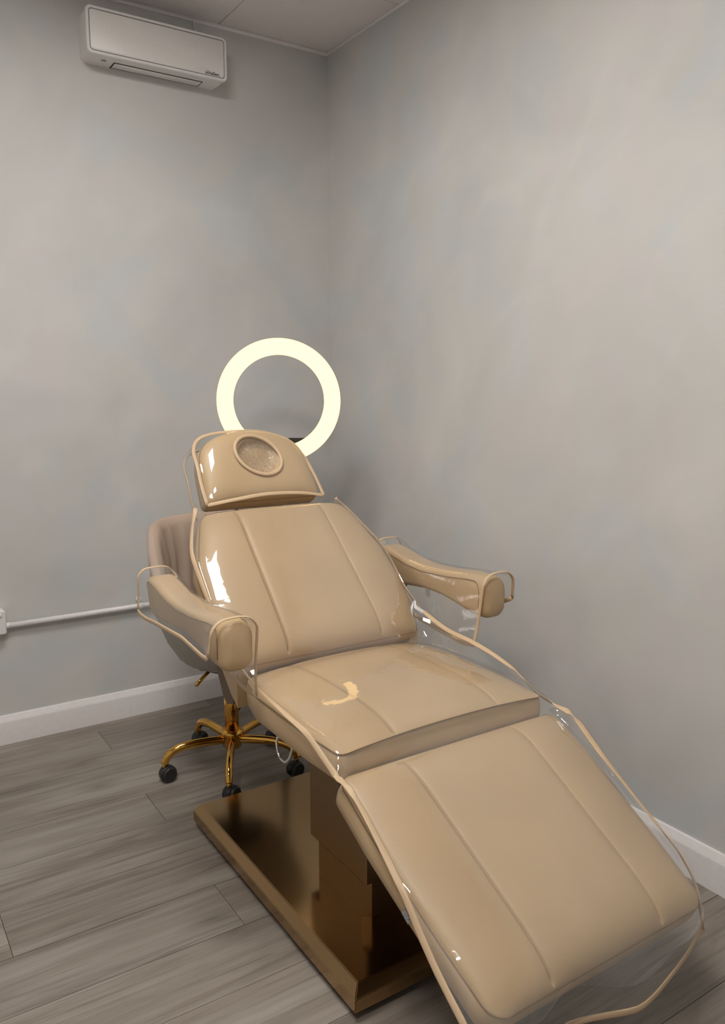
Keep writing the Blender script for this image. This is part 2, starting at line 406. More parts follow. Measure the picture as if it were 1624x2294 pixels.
class Cushion:
    """boxed pad: origin o at the start edge, V length direction, Nn outward normal, x across."""
    def __init__(s, o, V, L, hw, xs, T, P, r0, r1, pa=5, pb=8, groove=1.0, extra=None, wa=0.5, wb=0.5):
        s.o = Vector(o); s.V = Vector(V).normalized(); s.N = Vector((1, 0, 0)).cross(s.V)
        if s.N.z < 0: s.N = -s.N
        s.wa, s.wb = wa, wb
        s.L, s.hw, s.xs, s.T, s.P, s.r0, s.r1, s.pa, s.pb, s.gr, s.extra = L, hw, xs, T, P, r0, r1, pa, pb, groove, extra
    def half(s, b):
        y = b*s.L; h = s.hw(b)
        for r, d in ((s.r0, y), (s.r1, s.L-y)):
            if r > 0 and d < r: h -= r - math.sqrt(max(0, r*r-(r-d)**2))
        return max(h, 0.012)
    def plan(s, a, b):
        h = s.half(b)
        if s.xs is None: return a*h
        q = min(s.xs(b), h*0.75)
        return a/0.5*q if abs(a) <= 0.5 else math.copysign(q + (abs(a)-0.5)/0.5*(h-q), a)
    def top(s, a, b, groove=True, lift=0.0):
        x = s.plan(a, b)
        c = min(1, max(-1, 2*b-1))
        aa = abs(x)/s.half(b)
        z = s.T + s.P*max(0, 1-min(1, aa)**s.pa)**s.wa*max(0, 1-abs(c)**s.pb)**s.wb
        if groove and s.xs is not None:
            da = (abs(a)-0.5)*(s.half(b))*1.6
            fade = sm(b, 0.0, 0.03)*sm(1-b, 0.0, 0.03)
            z -= s.gr*fade*(0.0045*math.exp(-(da/0.022)**2) + 0.008*math.exp(-(da/0.004)**2))
        if s.extra: z += s.extra(x, b*s.L)
        return s.o + Vector((x, 0, 0)) + s.V*(b*s.L) + s.N*(z+lift)
    def asamp(s, n=56):
        A = [math.sin(math.pi/2*t) for t in np.linspace(-1, 1, n)]
        if s.xs is not None:
            for sgn in (-1, 1):
                for d in (0, .004, .008, .014, .022, .032, .048): A += [sgn*(0.5+d), sgn*(0.5-d)]
        A = sorted(A); out = [A[0]]
        for v in A[1:]:
            if v-out[-1] > 0.0025: out.append(v)
        out[-1] = 1.0
        return out
    def build(s, name, parent, nb=64, mat=M_tan):
        A = s.asamp(); B = [0.5-0.5*math.cos(math.pi*t) for t in np.linspace(0, 1, nb)]
        na = len(A); V, F = [], []
        for b in B:
            for a in A: V.append(s.top(a, b))
        for j in range(nb-1):
            for i in range(na-1):
                F.append((j*na+i, j*na+i+1, (j+1)*na+i+1, (j+1)*na+i))
        per = [i for i in range(na)] + [j*na+na-1 for j in range(1, nb)] + [(nb-1)*na+i for i in range(na-2, -1, -1)] + [j*na for j in range(nb-2, 0, -1)]
        cen = s.o + s.V*(s.L/2) + s.N*s.T
        base = [V[i] for i in per]; n = len(per)
        s.seamline = [Vector(p) for p in base]
        prev = per
        for inset, z in ((0.0035, -0.0025), (-0.0015, -0.008), (-0.003, -s.T*0.5), (-0.001, -s.T+0.012), (0.012, -s.T)):
            cur = []
            for k in range(n):
                p = base[k]; tdir = (base[(k+1) % n]-base[k-1]); tdir -= s.N*tdir.dot(s.N)
                nn = tdir.cross(s.N)
                if nn.length < 1e-9: nn = cen-p
                nn.normalize()
                if nn.dot(cen-p) < 0: nn = -nn
                # drop to border height from seam level
                zz = (p-s.o).dot(s.N)
                q = p + nn*inset + s.N*(s.T-zz+z)
                cur.append(len(V)); V.append(q)
            for k in range(n): F.append((prev[k], prev[(k+1) % n], cur[(k+1) % n], cur[k]))
            prev = cur
        F.append(tuple(prev))
        ob = mesh(name, V, F, mat, parent)
        autosmooth(ob, 75)
        v, f = sweep(s.seamline[::2], 0.0011, closed=True, n=5)
        mesh('seam', v, f, M_seam, ob)
        if s.xs is not None:
            for a in (-0.5, 0.5):
                P = [s.top(a, b, lift=0.0008) for b in np.linspace(0.035, 0.965, 48)]
                v, f = sweep(P, 0.0013, n=5); mesh('seam', v, f, M_seam, ob)
        return ob

# seat
seat = Cushion((XC, -1.285, 0.505), (0, -1, 0), 0.505, lambda b: interp([(0, .268), (.25, .296), (.75, .298), (1, .290)], b)[0],
               lambda b: 0.148, 0.070, 0.036, 0.03, 0.018, pa=3.6, pb=3.6, wa=0.62, wb=0.9, extra=lambda x, q: 0.014*(1-min(1, abs(x)/0.29)**2.2))
seat.build('seat_cushion', chair)
# backrest
BA = math.radians(43.0)
bdir = Vector((0, math.cos(BA), math.sin(BA)))
bN = Vector((0, -math.sin(BA), math.cos(BA)))
TB = 0.075
back = Cushion(Vector((XC, -1.297, 0.612)) - bN*TB, bdir, 0.50,
               lambda b: interp([(0, .283), (.2, .305), (.4, .310), (.62, .302), (.8, .272), (1, .236)], b)[0],
               lambda b: interp([(0, .149), (1, .140)], b)[0], TB, 0.046, 0.02, 0.035, pa=3.0, pb=9)
back.build('backrest_cushion', chair)
# leg rest
LA = math.atan2(0.24, 0.45)
ldir = Vector((0, -math.cos(LA), -math.sin(LA)))
lN = Vector((0, -math.sin(LA), math.cos(LA)))
TL = 0.062
leg = Cushion(Vector((XC+0.006, -1.800, 0.532)) - lN*TL, ldir, 0.512,
              lambda b: interp([(0, .310), (.3, .309), (.7, .297), (1, .284)], b)[0],
              lambda b: interp([(0, .160), (1, .148)], b)[0], TL, 0.040, 0.03, 0.035, pa=3.4, pb=7, wa=0.55, wb=0.65)
legrest = leg.build('leg_rest_cushion', chair)
# headrest
HA = math.radians(57.0)
hdir = Vector((0, math.cos(HA), math.sin(HA)))
hN = Vector((0, -math.sin(HA), math.cos(HA)))
TH = 0.062
def hole(x, s):
    r = math.hypot(x/0.066, (s-0.138)/0.061)
    return -0.024*(1-sm(r, 0.86, 1.06))
head = Cushion(Vector((XC, -0.878, 0.975)) - hN*TH, hdir, 0.242, lambda b: interp([(0, .193), (.5, .187), (1, .183)], b)[0]*(1-b**6)**0.5, None, TH, 0.036, 0.015, 0.0, pa=3.2, pb=4.5, extra=hole)
head.build('headrest_cushion', chair, nb=70)
# support boards under the pads
def board(name, c, drop, th, inset, mat=M_board, b0=0.06, b1=0.94):
    V = []
    for zz in (-drop, -drop-th):
        for b, sg in ((b0, -1), (b0, 1), (b1, 1), (b1, -1)):
            V.append(c.o + Vector((sg*(c.hw(b)-inset), 0, 0)) + c.V*(b*c.L) + c.N*zz)
    F = [(0,1,2,3), (7,6,5,4), (0,4,5,1), (1,5,6,2), (2,6,7,3), (3,7,4,0)]
    return mesh(name, V, F, mat, chair, smooth=False)
board('backrest_board', back, -0.001, 0.018, 0.025)
board('leg_rest_board', leg, -0.001, 0.016, 0.03)
board('headrest_board', head, -0.001, 0.012, 0.05, b1=0.8)
# lower skirt of the backrest that drops behind the seat, dark inside
for sg in (-1, 1):
    x0, x1 = XC+sg*0.292, XC+sg*0.262
    P = [(-1.285, 0.612), (-1.175, 0.690), (-1.125, 0.642), (-1.248, 0.528), (-1.288, 0.503)]
    V = [(x0, y, z) for y, z in P] + [(x1, y, z) for y, z in P]; n = len(P)
    F = [tuple(range(n)), tuple(reversed(range(n, 2*n)))] + [(k, n+k, n+(k+1) % n, (k+1) % n) for k in range(n)]
    mesh('side_hinge_cover', V, F, M_tan, chair, smooth=False)
P = [(-1.135, 0.660), (-1.108, 0.622), (-1.188, 0.500), (-1.210, 0.488), (-1.252, 0.500), (-1.250, 0.535)]; n = len(P)
V = [(XC-0.288, y, z) for y, z in P] + [(XC+0.288, y, z) for y, z in P]
mesh('hinge_board', V, [tuple(range(n)), tuple(reversed(range(n, 2*n)))] + [(k, n+k, n+(k+1) % n, (k+1) % n) for k in range(n)], M_board, chair, smooth=False)
# steel frame under the seat
box('seat_frame', (XC-0.235, -1.76, 0.468), (XC+0.235, -1.29, 0.506), M_brass2, chair, 0.003)
for sg in (-1, 1):
    box('leg_rest_hinge', (XC+sg*0.25-0.03, -1.845, 0.470), (XC+sg*0.25+0.03, -1.755, 0.500), M_board, chair, 0.004)
# headrest stems
for sg in (-1, 1):
    p0 = head.o + head.V*0.10 + Vector((sg*0.07, 0, 0)) - head.N*0.01
    p1 = back.o + back.V*0.42 + Vector((sg*0.07, 0, 0)) - back.N*0.022
    v, f = sweep(catmull([p0, p0 - head.V*0.10, p1 + back.V*0.06, p1], 6), 0.007); mesh('headrest_stem', v, f, M_chrome, chair)
# chrome towel hook below the seat
v, f = sweep(catmull([(-1.045, -1.50, 0.506), (-1.05, -1.502, 0.490), (-1.052, -1.518, 0.466), (-1.052, -1.546, 0.462), (-1.05, -1.566, 0.480), (-1.045, -1.572, 0.506)], 8), 0.0032)
mesh('towel_hook', v, f, M_chrome, chair)
# small silvery printed sticker on the leg rest side
p = leg.o + Vector((-leg.hw(.55)-0.0045, 0, 0)) + leg.V*0.285 + leg.N*0.026
V = [p + leg.V*a + leg.N*b for a, b in ((-.012, -.010), (.012, -.010), (.012, .008), (-.012, .008))]
def speck_mat():
    m, nt, b = newmat('speckled_sticker'); tc = nt.nodes.new('ShaderNodeTexCoord')
    vo = N(nt, 'ShaderNodeTexVoronoi', Scale=260.0); nt.links.new(tc.outputs['Object'], vo.inputs['Vector'])
    r = ramp(nt, [(0.25, (0.05, 0.055, 0.06)), (0.5, (0.42, 0.42, 0.42))]); nt.links.new(vo.outputs['Distance'], r.inputs[0]); nt.links.new(r.outputs[0], b.inputs['Base Color']); return m
st = mesh('sticker', V, [(0, 1, 2, 3)], speck_mat(), legrest, smooth=False); st['label'] = 'small silver speckled sticker'

# armrests
ARM = [  # y, top z, bottom z, half width
    (-0.985, 0.806, 0.712, 0.035), (-1.02, 0.815, 0.700, 0.039), (-1.08, 0.806, 0.702, 0.040), (-1.15, 0.792, 0.708, 0.040), (-1.23, 0.787, 0.716, 0.040),
    (-1.31, 0.791, 0.713, 0.040), (-1.38, 0.798, 0.702, 0.040), (-1.44, 0.806, 0.691, 0.040), (-1.485, 0.806, 0.687, 0.040)]
AXO = 0.386
def arm_section(y):
    zt, zb, hw_ = interp(ARM, y); return zt, zb, hw_
def arm_ring(xc, y, zt, zb, hw_, rad, n=7):
    """rounded rectangle section; returns list of points."""
    P = []
    for sx, sz, a0 in ((1, 1, 0), (-1, 1, 90), (-1, -1, 180), (1, -1, 270)):
        rr = rad*(1.0 if sz > 0 else 0.8)
        cx_, cz_ = xc+sx*(hw_-rr), (zt-rr if sz > 0 else zb+rr)
        for k in range(n+1):
            an = math.radians(a0+90*k/n); px_, pz_ = cx_+rr*math.cos(an), cz_+rr*math.sin(an)
            P.append(Vector((xc+(px_-xc)*(1-0.24*(zt-pz_)/(zt-zb)*(1-sm(-y, 1.36, 1.47))), y, pz_)))
    return P
for sg in (-1, 1):
    xc = XC+sg*AXO
    ysamp = [-0.985-0.5*t for t in np.linspace(0, 1, 40)]
    V, F, rings = [], [], []
    ctr = lambda y: Vector((xc, y, (arm_section(y)[0]+arm_section(y)[1])/2))
    def ring(y, k, yy):
        zt, zb, hw_ = arm_section(y); c = ctr(y)
        pts = arm_ring(xc, y, zt, zb, hw_, 0.020+0.016*sm(-y, 1.38, 1.485))
        return [Vector((c.x+(p.x-c.x)*k, yy, c.z+(p.z-c.z)*k)) for p in pts]
    seq = [ring(-0.985, k, -0.985+d) for k, d in ((0.35, .020), (0.72, .017), (0.9, .009))] + [ring(y, 1.0, y) for y in ysamp] + \
          [ring(-1.485, k, -1.485-d) for k, d in ((0.985, .010), (0.93, .020), (0.80, .028), (0.45, .033))]
    n = len(seq[0])
    for r_ in seq: V += r_
    for i in range(len(seq)-1):
        for k in range(n): F.append((i*n+k, i*n+(k+1) % n, (i+1)*n+(k+1) % n, (i+1)*n+k))
    F.append(tuple(range(n))); F.append(tuple((len(seq)-1)*n+k for k in range(n)))
    arm = autosmooth(mesh('armrest_pad', V, F, M_tan, chair), 70)
    # top seams, outer and inner, curling over the front corner
    for s2 in (-1, 1):
        P = []
        for y in np.linspace(-0.995, -1.47, 24):
            zt, zb, hw_ = arm_section(y); P.append(Vector((xc+s2*(hw_-0.0012), y, zt-0.0155)))
        zt, zb, hw_ = arm_section(-1.48)
        P += [Vector((xc+s2*(hw_-0.0005), -1.482, zt-0.028)), Vector((xc+s2*(hw_+0.0002), -1.487, zt-0.05)), Vector((xc+s2*(hw_+0.0002), -1.487, zb+0.03))]
        v, f = sweep(catmull(P, 2), 0.0012, n=5); mesh('seam', v, f, M_seam, arm)
    # bracket to the backrest frame
    v, f = sweep(catmull([(xc, -1.10, 0.716), (xc-sg*0.02, -1.10, 0.690), (xc-sg*0.075, -1.10, 0.682), (xc-sg*0.13, -1.10, 0.70)], 6), 0.011, 0.006, n=8)
    mesh('armrest_bracket', v, f, M_black, chair)

# column
def prism(name, poly, z0, z1, mat, parent):
    n = len(poly); V = [(x, y, z0) for x, y in poly]+[(x, y, z1) for x, y in poly]
    F = [tuple(reversed(range(n))), tuple(range(n, 2*n))]+[(k, (k+1) % n, n+(k+1) % n, n+k) for k in range(n)]
    return mesh(name, V, F, mat, parent, smooth=False)
def chamf(x0, x1, y0, y1, c):
    return [(x0+c, y0), (x1-c, y0), (x1, y0+c), (x1, y1-c), (x1-c, y1), (x0+c, y1), (x0, y1-c), (x0, y0+c)]
cxh = 0.146
prism('column_lower', chamf(XC-cxh, XC+cxh, -1.668, -1.430, 0.017), 0.072, 0.162, M_brass2, chair)
prism('column_sleeve', chamf(XC-cxh+0.001, XC+cxh-0.001, -1.667, -1.400, 0.0025), 0.162, 0.470, M_brass2, chair)
# base plate with bevelled rim
px0, px1, py0, py1 = XC-0.290, XC+0.290, -1.845, -0.935
lay = [(0.0, 0.020), (0.0, 0.052), (0.018, 0.075)]
V, F = [], []
for ins, z in lay: V += [(px0+ins, py0+ins, z), (px1-ins, py0+ins, z), (px1-ins, py1-ins, z), (px0+ins, py1-ins, z)]
for k in range(2):
    for q in range(4): F.append((k*4+q, k*4+(q+1) % 4, k*4+4+(q+1) % 4, k*4+4+q))
F += [(8, 9, 10, 11), (3, 2, 1, 0)]
bpz = mesh('base_plate', V, F, M_brass, chair, smooth=False)
bm = bmesh.new(); bm.from_mesh(bpz.data)
bmesh.ops.bevel(bm, geom=[e for e in bm.edges], offset=0.0016, segments=2, affect='EDGES'); bm.to_mesh(bpz.data); bm.free()
for fx in (px0+0.035, px1-0.035):
    for fy in (py0+0.04, py1-0.03):
        v, f = lathe([(0.018, 0.0), (0.020, 0.004), (0.020, 0.014), (0.014, 0.0205)], (fx, fy, 0), 16); mesh('rubber_foot', v, f, M_black, chair)

# ------------------------------------------------------------------ clear vinyl covers with tan binding
def edge_tape(name, P, side, parent, wid=0.0072, th=0.0019, closed=False):
    v, f = sweep(P, wid, th, side=side, closed=closed, n=8); return mesh(name, v, f, M_pipe, parent)
def stitch(P, side, parent, off=0.003, step=3):
    parts = []
    for i in range(0, len(P)-2, step):
        a, b = Vector(P[i]), Vector(P[min(i+1, len(P)-1)])
        parts.append((a, b))
    return parts

LEFT = [(-0.915, -1.000, .982), (-0.965, -1.036, .930), (-1.03, -1.066, .872), (-1.07, -1.072, .845), (-1.12, -1.073, .800), (-1.19, -1.073, .732), (-1.26, -1.07, .678), (-1.33, -1.07, .645),
        (-1.43, -1.07, .615), (-1.524, -1.072, .608), (-1.61, -1.072, .599), (-1.69, -1.072, .593), (-1.747, -1.072, .568), (-1.81, -1.072, .545), (-1.86, -1.072, .543), (-1.916, -1.072, .513),
        (-1.99, -1.072, .461), (-2.054, -1.072, .411), (-2.094, -1.072, .367), (-2.146, -1.072, .323), (-2.211, -1.072, .281), (-2.27, -1.068, .235), (-2.315, -1.060, .198)]
RIGHT = [(-0.915, -0.535, .975), (-0.965, -0.508, .930), (-1.03, -0.474, .870), (-1.07, -0.455, .836), (-1.12, -0.450, .790), (-1.19, -0.455, .727), (-1.26, -0.443, .668), (-1.33, -0.435, .640),
         (-1.39, -0.432, .627), (-1.48, -0.438, .628), (-1.57, -0.440, .619), (-1.673, -0.440, .597), (-1.738, -0.440, .560), (-1.813, -0.440, .552), (-1.863, -0.440, .549), (-1.94, -0.440, .490),
         (-2.02, -0.440, .440), (-2.083, -0.440, .401), (-2.14, -0.440, .367), (-2.18, -0.440, .341), (-2.215, -0.452, .312), (-2.243, -0.462, .278), (-2.262, -0.468, .240), (-2.285, -0.475, .205)]
def edge_at(tab, y): x, z = interp(tab, y); return Vector((x, y, z))
cover = empty('chair_cover', (XC, -1.55, 0.62), 'clear vinyl cover with tan bound edges over the chair back, seat and leg rest', 'chair cover')
stations = []           # (center points list over a, y of station)
AS = [-0.97, -0.9, -0.8, -0.68, -0.55, -0.4, -0.25, -0.1, 0.05, 0.2, 0.35, 0.5, 0.63, 0.75, 0.85, 0.93, 0.975]
lift = lambda: 0.0055
def st_on(c, b, l=0.0055): return [c.top(a, b, groove=False, lift=l) for a in AS]
rows = []
top_row = st_on(back, 0.985)
rows.append([p + bdir*0.012 - bN*0.020 for p in top_row])
for b in np.linspace(0.985, 0.13, 26): rows.append(st_on(back, b))
def bridge(r0, r1, n, sag):
    out = []
    for k in range(1, n):
        t = k/n
        out.append([p.lerp(q, t) + Vector((0, 0, -sag*math.sin(math.pi*t))) for p, q in zip(r0, r1)])
    return out
sA = st_on(seat, 0.20)
rows += bridge(rows[-1], sA, 10, 0.030)
for b in np.linspace(0.20, 0.988, 22): rows.append(st_on(seat, b))
rows.append([p + Vector((0, -0.010, -0.010)) for p in rows[-1]])
rows.append([p + Vector((0, -0.004, -0.018)) for p in rows[-1]])
lA = st_on(leg, 0.045)
nb0 = len(rows); rows += bridge(rows[-1], lA, 5, 0.004)
for q in range(nb0, len(rows)):          # crumpled strip between seat and leg rest
    for k_, p in enumerate(rows[q]): p.z += 0.006*math.sin(p.x*23+q*1.9)*sm(-p.x, 0.70, 0.95)
for b in np.linspace(0.045, 0.965, 26): rows.append(st_on(leg, b))
# flap over the foot end
last = rows[-1]
HEM = [(-1.06, -2.285, .212), (-.95, -2.268, .216), (-.87, -2.262, .220), (-.797, -2.284, .218), (-.72, -2.303, .216), (-.57, -2.277, .226), (-.49, -2.258, .240)]
HEM = [tuple(p) for p in catmull(HEM, 6)]
for t in (0.25, 0.5, 0.75, 1.0):
    rr_ = []
    for p in last:
        hy, hz = interp(HEM, p.x); q = p.lerp(Vector((p.x, hy, hz)), t)
        q.y -= 0.016*math.sin(math.pi*t)*(1+0.5*math.sin(p.x*31)); rr_.append(q)
    rows.append(rr_)
NFLAP = 4
V, F = [], []
Ledge, Redge, Lin, Rin = [], [], [], []
full = []
rnd = random.Random(3)
for ri, r_ in enumerate(rows):
    yL = max(-2.315, min(-0.915, r_[0].y)); yR = max(-2.285, min(-0.915, r_[-1].y))
    eL, eR = edge_at(LEFT, yL), edge_at(RIGHT, yR)
    k = ri-(len(rows)-1-NFLAP)
    if k > 0:
        eL = Vector((-1.072, -2.211, .281)).lerp(Vector((-1.070, -2.285, .214)), k/NFLAP)
        eR = Vector((-0.456, -2.222, .305)).lerp(Vector((-0.476, -2.254, .250)), k/NFLAP)
    else:
        eL, eR = edge_at(LEFT, max(-2.211, yL)), edge_at(RIGHT, max(-2.222, yR))
    def mid(p, e):
        o_ = []
        for t in (0.30, 0.62, 0.85):
            q = p.lerp(e, t); q += Vector((0, 0, 0.012*math.sin(math.pi*t)*(1 if e.z < p.z else 0.4))); o_.append(q)
        return o_
    row = [eL] + list(reversed(mid(r_[0], eL))) + r_ + mid(r_[-1], eR) + [eR]
    full.append(row)
m = len(full[0])
# smooth the edge polylines and small puckers in the sheet
for _ in range(2):
    for i in range(1, len(full)-1):
        for j in (0, m-1): full[i][j] = (full[i-1][j]+full[i][j]*2+full[i+1][j])/4
for row in full: V += row
for i in range(len(full)-1):
    for j in range(m-1): F.append((i*m+j, i*m+j+1, (i+1)*m+j+1, (i+1)*m+j))
film = mesh('film', V, F, M_film, cover)
sub = film.modifiers.new('sub', 'SUBSURF'); sub.levels = 1; sub.render_levels = 1
for nm_, jj, j2 in (('binding_tape', 0, 1), ('binding_tape', m-1, m-2)):
    P = catmull([row[jj] for row in full], 3)
    sd = catmull([row[j2]-row[jj] for row in full], 3)
    edge_tape(nm_, P, sd, cover)
P = catmull(full[-1], 2); edge_tape('binding_tape', P, [Vector((0, 0, 1))]*len(P), cover)
# white tie ribbon by the right side of the backrest
rib = catmull([(-0.452, -1.245, 0.690), (-0.462, -1.250, 0.684), (-0.475, -1.262, 0.672), (-0.483, -1.275, 0.650), (-0.494, -1.285, 0.640)], 5)
v1 = sweep(rib, 0.0035, 0.0006, side=[Vector((1, 0, .6))]*len(rib), n=6)
rib2 = catmull([(-0.455, -1.248, 0.688), (-0.462, -1.262, 0.676), (-0.448, -1.275, 0.662), (-0.436, -1.285, 0.655)], 5)
v2 = sweep(rib2, 0.0065, 0.0006, side=[Vector((.6, 0, 1))]*len(rib2), n=6)
v, f = join(v1, v2); rb_ = mesh('tie_ribbon', v, f, M_ribbon, cover); rb_['label'] = 'white tie ribbon'

# headrest cover
hcov = empty('headrest_cover', tuple(head.o + head.V*0.12), 'clear vinyl hood with tan binding and round face opening over the headrest', 'chair cover')
OUT = [(-.196, -.006), (-.198, .06), (-.195, .125), (-.188, .185), (-.165, .226), (-.118, .246), (-.04, .254), (.046, .252), (.108, .236), (.150, .205), (.176, .150), (.190, .09), (.200, .03), (.204, -.006)]
def hp(x, s, z): return head.o + Vector((x, 0, 0)) + head.V*s + head.N*z
outline = [hp(x, s, TH+0.010-0.022*sm(s, 0.12, 0.22)) for x, s in OUT]
bot = [hp(x, s, TH+z) for x, s, z in ((.204, -.006, .010), (.12, .004, .022), (0.0, .006, .030), (-.10, .000, .024), (-.196, -.006, .010))]
Pf = catmull(outline, 5)
cen = hp(0, 0.12, TH+0.03)
loop = Pf[:-1] + catmull(bot, 6)[:-1]
edge_tape('binding_tape', Pf, [cen-p for p in Pf], hcov, 0.0062, 0.0021)
Pb = catmull(bot, 6); edge_tape('binding_tape', Pb, [cen-p for p in Pb], hcov, 0.0066, 0.0022)
# front sheet: rings from the outline in to the centre, riding on the pad
def head_front(p, t):
    q = p.lerp(cen, t); d = q-head.o; x = d.x; s_ = d.dot(head.V)
    b = min(0.97, max(0.03, s_/head.L)); h = head.half(b)
    z = TH+0.004
    if abs(x) < h: z = TH + head.P*math.sqrt(max(0, 1-(abs(x)/h)**head.pa))*math.sqrt(max(0, 1-abs(2*b-1)**head.pb)) + 0.006
    z0 = (p-head.o).dot(head.N)
    k = sm(t, 0.0, 0.16)
    return hp(x, s_, z0*(1-k)+max(z, TH+0.012)*k)
V, F = [], []; TT = [0, .03, .07, .12, .18, .26, .38, .52, .68, .82, .94]; n = len(loop)
for t in TT: V += [head_front(p, t) for p in loop]
for i in range(len(TT)-1):
    for k in range(n): F.append((i*n+k, i*n+(k+1) % n, (i+1)*n+(k+1) % n, (i+1)*n+k))
F.append(tuple((len(TT)-1)*n+k for k in range(n)))
mesh('film', V, F, M_filmhead, hcov)
# side gusset back to a second bound edge
V, F = [], []
side_pts = Pf
for dz, sc_ in ((0, 1.0), (-0.035, 1.015), (-0.075, 1.02), (-0.105, 1.0)):
    for p in side_pts:
        q = cen + (p-cen)*sc_; q = q - head.N*((q-p).dot(head.N)); V.append(q + head.N*dz)
ns = len(side_pts)
for i in range(3):
    for k in range(ns-1): F.append((i*ns+k, i*ns+k+1, (i+1)*ns+k+1, (i+1)*ns+k))
mesh('gusset_film', V, F, M_filmhead, hcov)
Pr = V[3*ns:]; edge_tape('binding_tape', Pr, [head.N]*len(Pr), hcov, 0.0058, 0.0020)
# raised tan ring round the face opening, crinkled clear film sunk inside
P = []
for k in range(48):
    a = 2*math.pi*k/48; P.append(hp(0.0745*math.cos(a+0.2), 0.138+0.0695*math.sin(a), TH+0.0395))
fo = edge_tape('face_opening_ring', P, [hp(0, 0.137, TH+0.03)-p for p in P], hcov, 0.0062, 0.0048, closed=True)
V, F = [], []; RR = np.linspace(0, 1, 14); K = 84; rr_ = random.Random(5)
ph = [rr_.uniform(0, 6.28) for _ in range(8)]
for r in RR:
    for k in range(K):
        a = 2*math.pi*k/K
        wz = 0.0028*r*(1-r)*4*(math.sin(19*a+ph[0])+0.8*math.sin(31*a+ph[1]+3*r)+0.5*math.sin(11*a+ph[2]))
        V.append(hp(0.069*r*math.cos(a), 0.138+0.064*r*math.sin(a), TH+0.020+0.013*r**3+wz))
for i in range(len(RR)-1):
    for k in range(K): F.append((i*K+k, i*K+(k+1) % K, (i+1)*K+(k+1) % K, (i+1)*K+k))
mesh('crinkled_film', V, F, M_crinkle, hcov)

# arm covers: saddles of film over each armrest
def arm_cover(sg, label):
    xc = XC+sg*AXO
    root = empty('armrest_cover', (xc, -1.25, 0.75), label, 'chair cover', 'clear covers on the two armrests')
    Y = np.linspace(-0.985, -1.512, 22); rows = []
    for i, y in enumerate(Y):
        t = i/(len(Y)-1); zt, zb, hw_ = arm_section(max(-1.485, y))
        off = 0.007 + 0.018*(1-sm(t, 0.0, 0.16)) + 0.004*sm(t, 0.85, 1.0)
        offo = 0.010 + 0.012*(1-sm(t, 0, .18)) + 0.016*sm(t, 0.88, 1.0)          # outer side stands off at both ends
        zo = interp([(0, .715), (.12, .705), (.3, .712), (.6, .722), (.85, .712), (.94, .718), (1, .735)], t)[0]
        zi = interp([(0, .70), (.15, .66), (.4, .635), (.7, .615), (.88, .608), (1, .614)], t)[0]
        so, si = xc+sg*(hw_+offo), xc-sg*(hw_+0.008)
        ztop = zt+off
        ro = [(so+sg*0.004, zo), (so, zo*0.6+ztop*0.4)]
        R = 0.030+0.010*sm(t, 0.7, 1.0)
        for k in range(0, 5):
            an = math.radians(90*k/4); ro.append((so-sg*R*(1-math.cos(an)), ztop-R*(1-math.sin(an))))
        ro.append((xc, ztop+0.001))
        for k in range(0, 5):
            an = math.radians(90-90*k/4); ro.append((si+sg*R*(1-math.cos(an)), ztop-R*(1-math.sin(an))))
        ro += [(si, zb+0.015), (si-sg*0.002, zb*0.6+zi*0.4), (si-sg*0.006, zi)]
        bow = 0.0
        rows.append([Vector((x, y, z)) for x, z in ro])
    m_ = len(rows[0])
    # the front edge leans: top forward, hanging corner further back
    for i in range(len(rows)-4, len(rows)):
        for j, p in enumerate(rows[i]):
            drop = max(0, (0.79-p.z)/0.20)
            p.y += 0.030*drop*(i-(len(rows)-5))/4
    V = [p for r_ in rows for p in r_]; F = []
    for i in range(len(rows)-1):
        for j in range(m_-1): F.append((i*m_+j, i*m_+j+1, (i+1)*m_+j+1, (i+1)*m_+j))
    fm = mesh('film', V, F, M_filmarm, root); sb = fm.modifiers.new('sub', 'SUBSURF'); sb.levels = 1; sb.render_levels = 1
    bl = [r_[0] for r_ in rows]; br = [r_[-1] for r_ in rows]
    for P, sd in ((rows[0], [Vector((0, 1, 0))]*m_), (rows[-1], [Vector((0, 1, 0))]*m_), (bl, [Vector((0, 0, 1))]*len(bl)), (br, [Vector((0, 0, 1))]*len(br))):
        P2 = catmull(P, 3); edge_tape('binding_tape', P2, [sd[0]]*len(P2), root, 0.0062, 0.0020)
    # two zip pulls hanging under the arm
    for d in (0, 0.012):
        y = -1.235-d
        zt, zb, hw_ = arm_section(y)
        P = [(xc-sg*0.025, y, zb+0.002), (xc-sg*0.025, y-0.003, zb-0.006), (xc-sg*0.025, y-0.004, zb-0.018), (xc-sg*0.025, y, zb-0.021), (xc-sg*0.025, y+0.004, zb-0.018), (xc-sg*0.025, y+0.003, zb-0.006)]
        v, f = sweep(catmull(P, 3, closed=True), 0.0011, closed=True, n=5); mesh('zip_pull', v, f, M_steel, root)
arm_cover(-1, 'clear vinyl cover with tan binding on the armrest nearest the stool')
arm_cover(1, 'clear vinyl cover with tan binding on the armrest nearest the right wall')

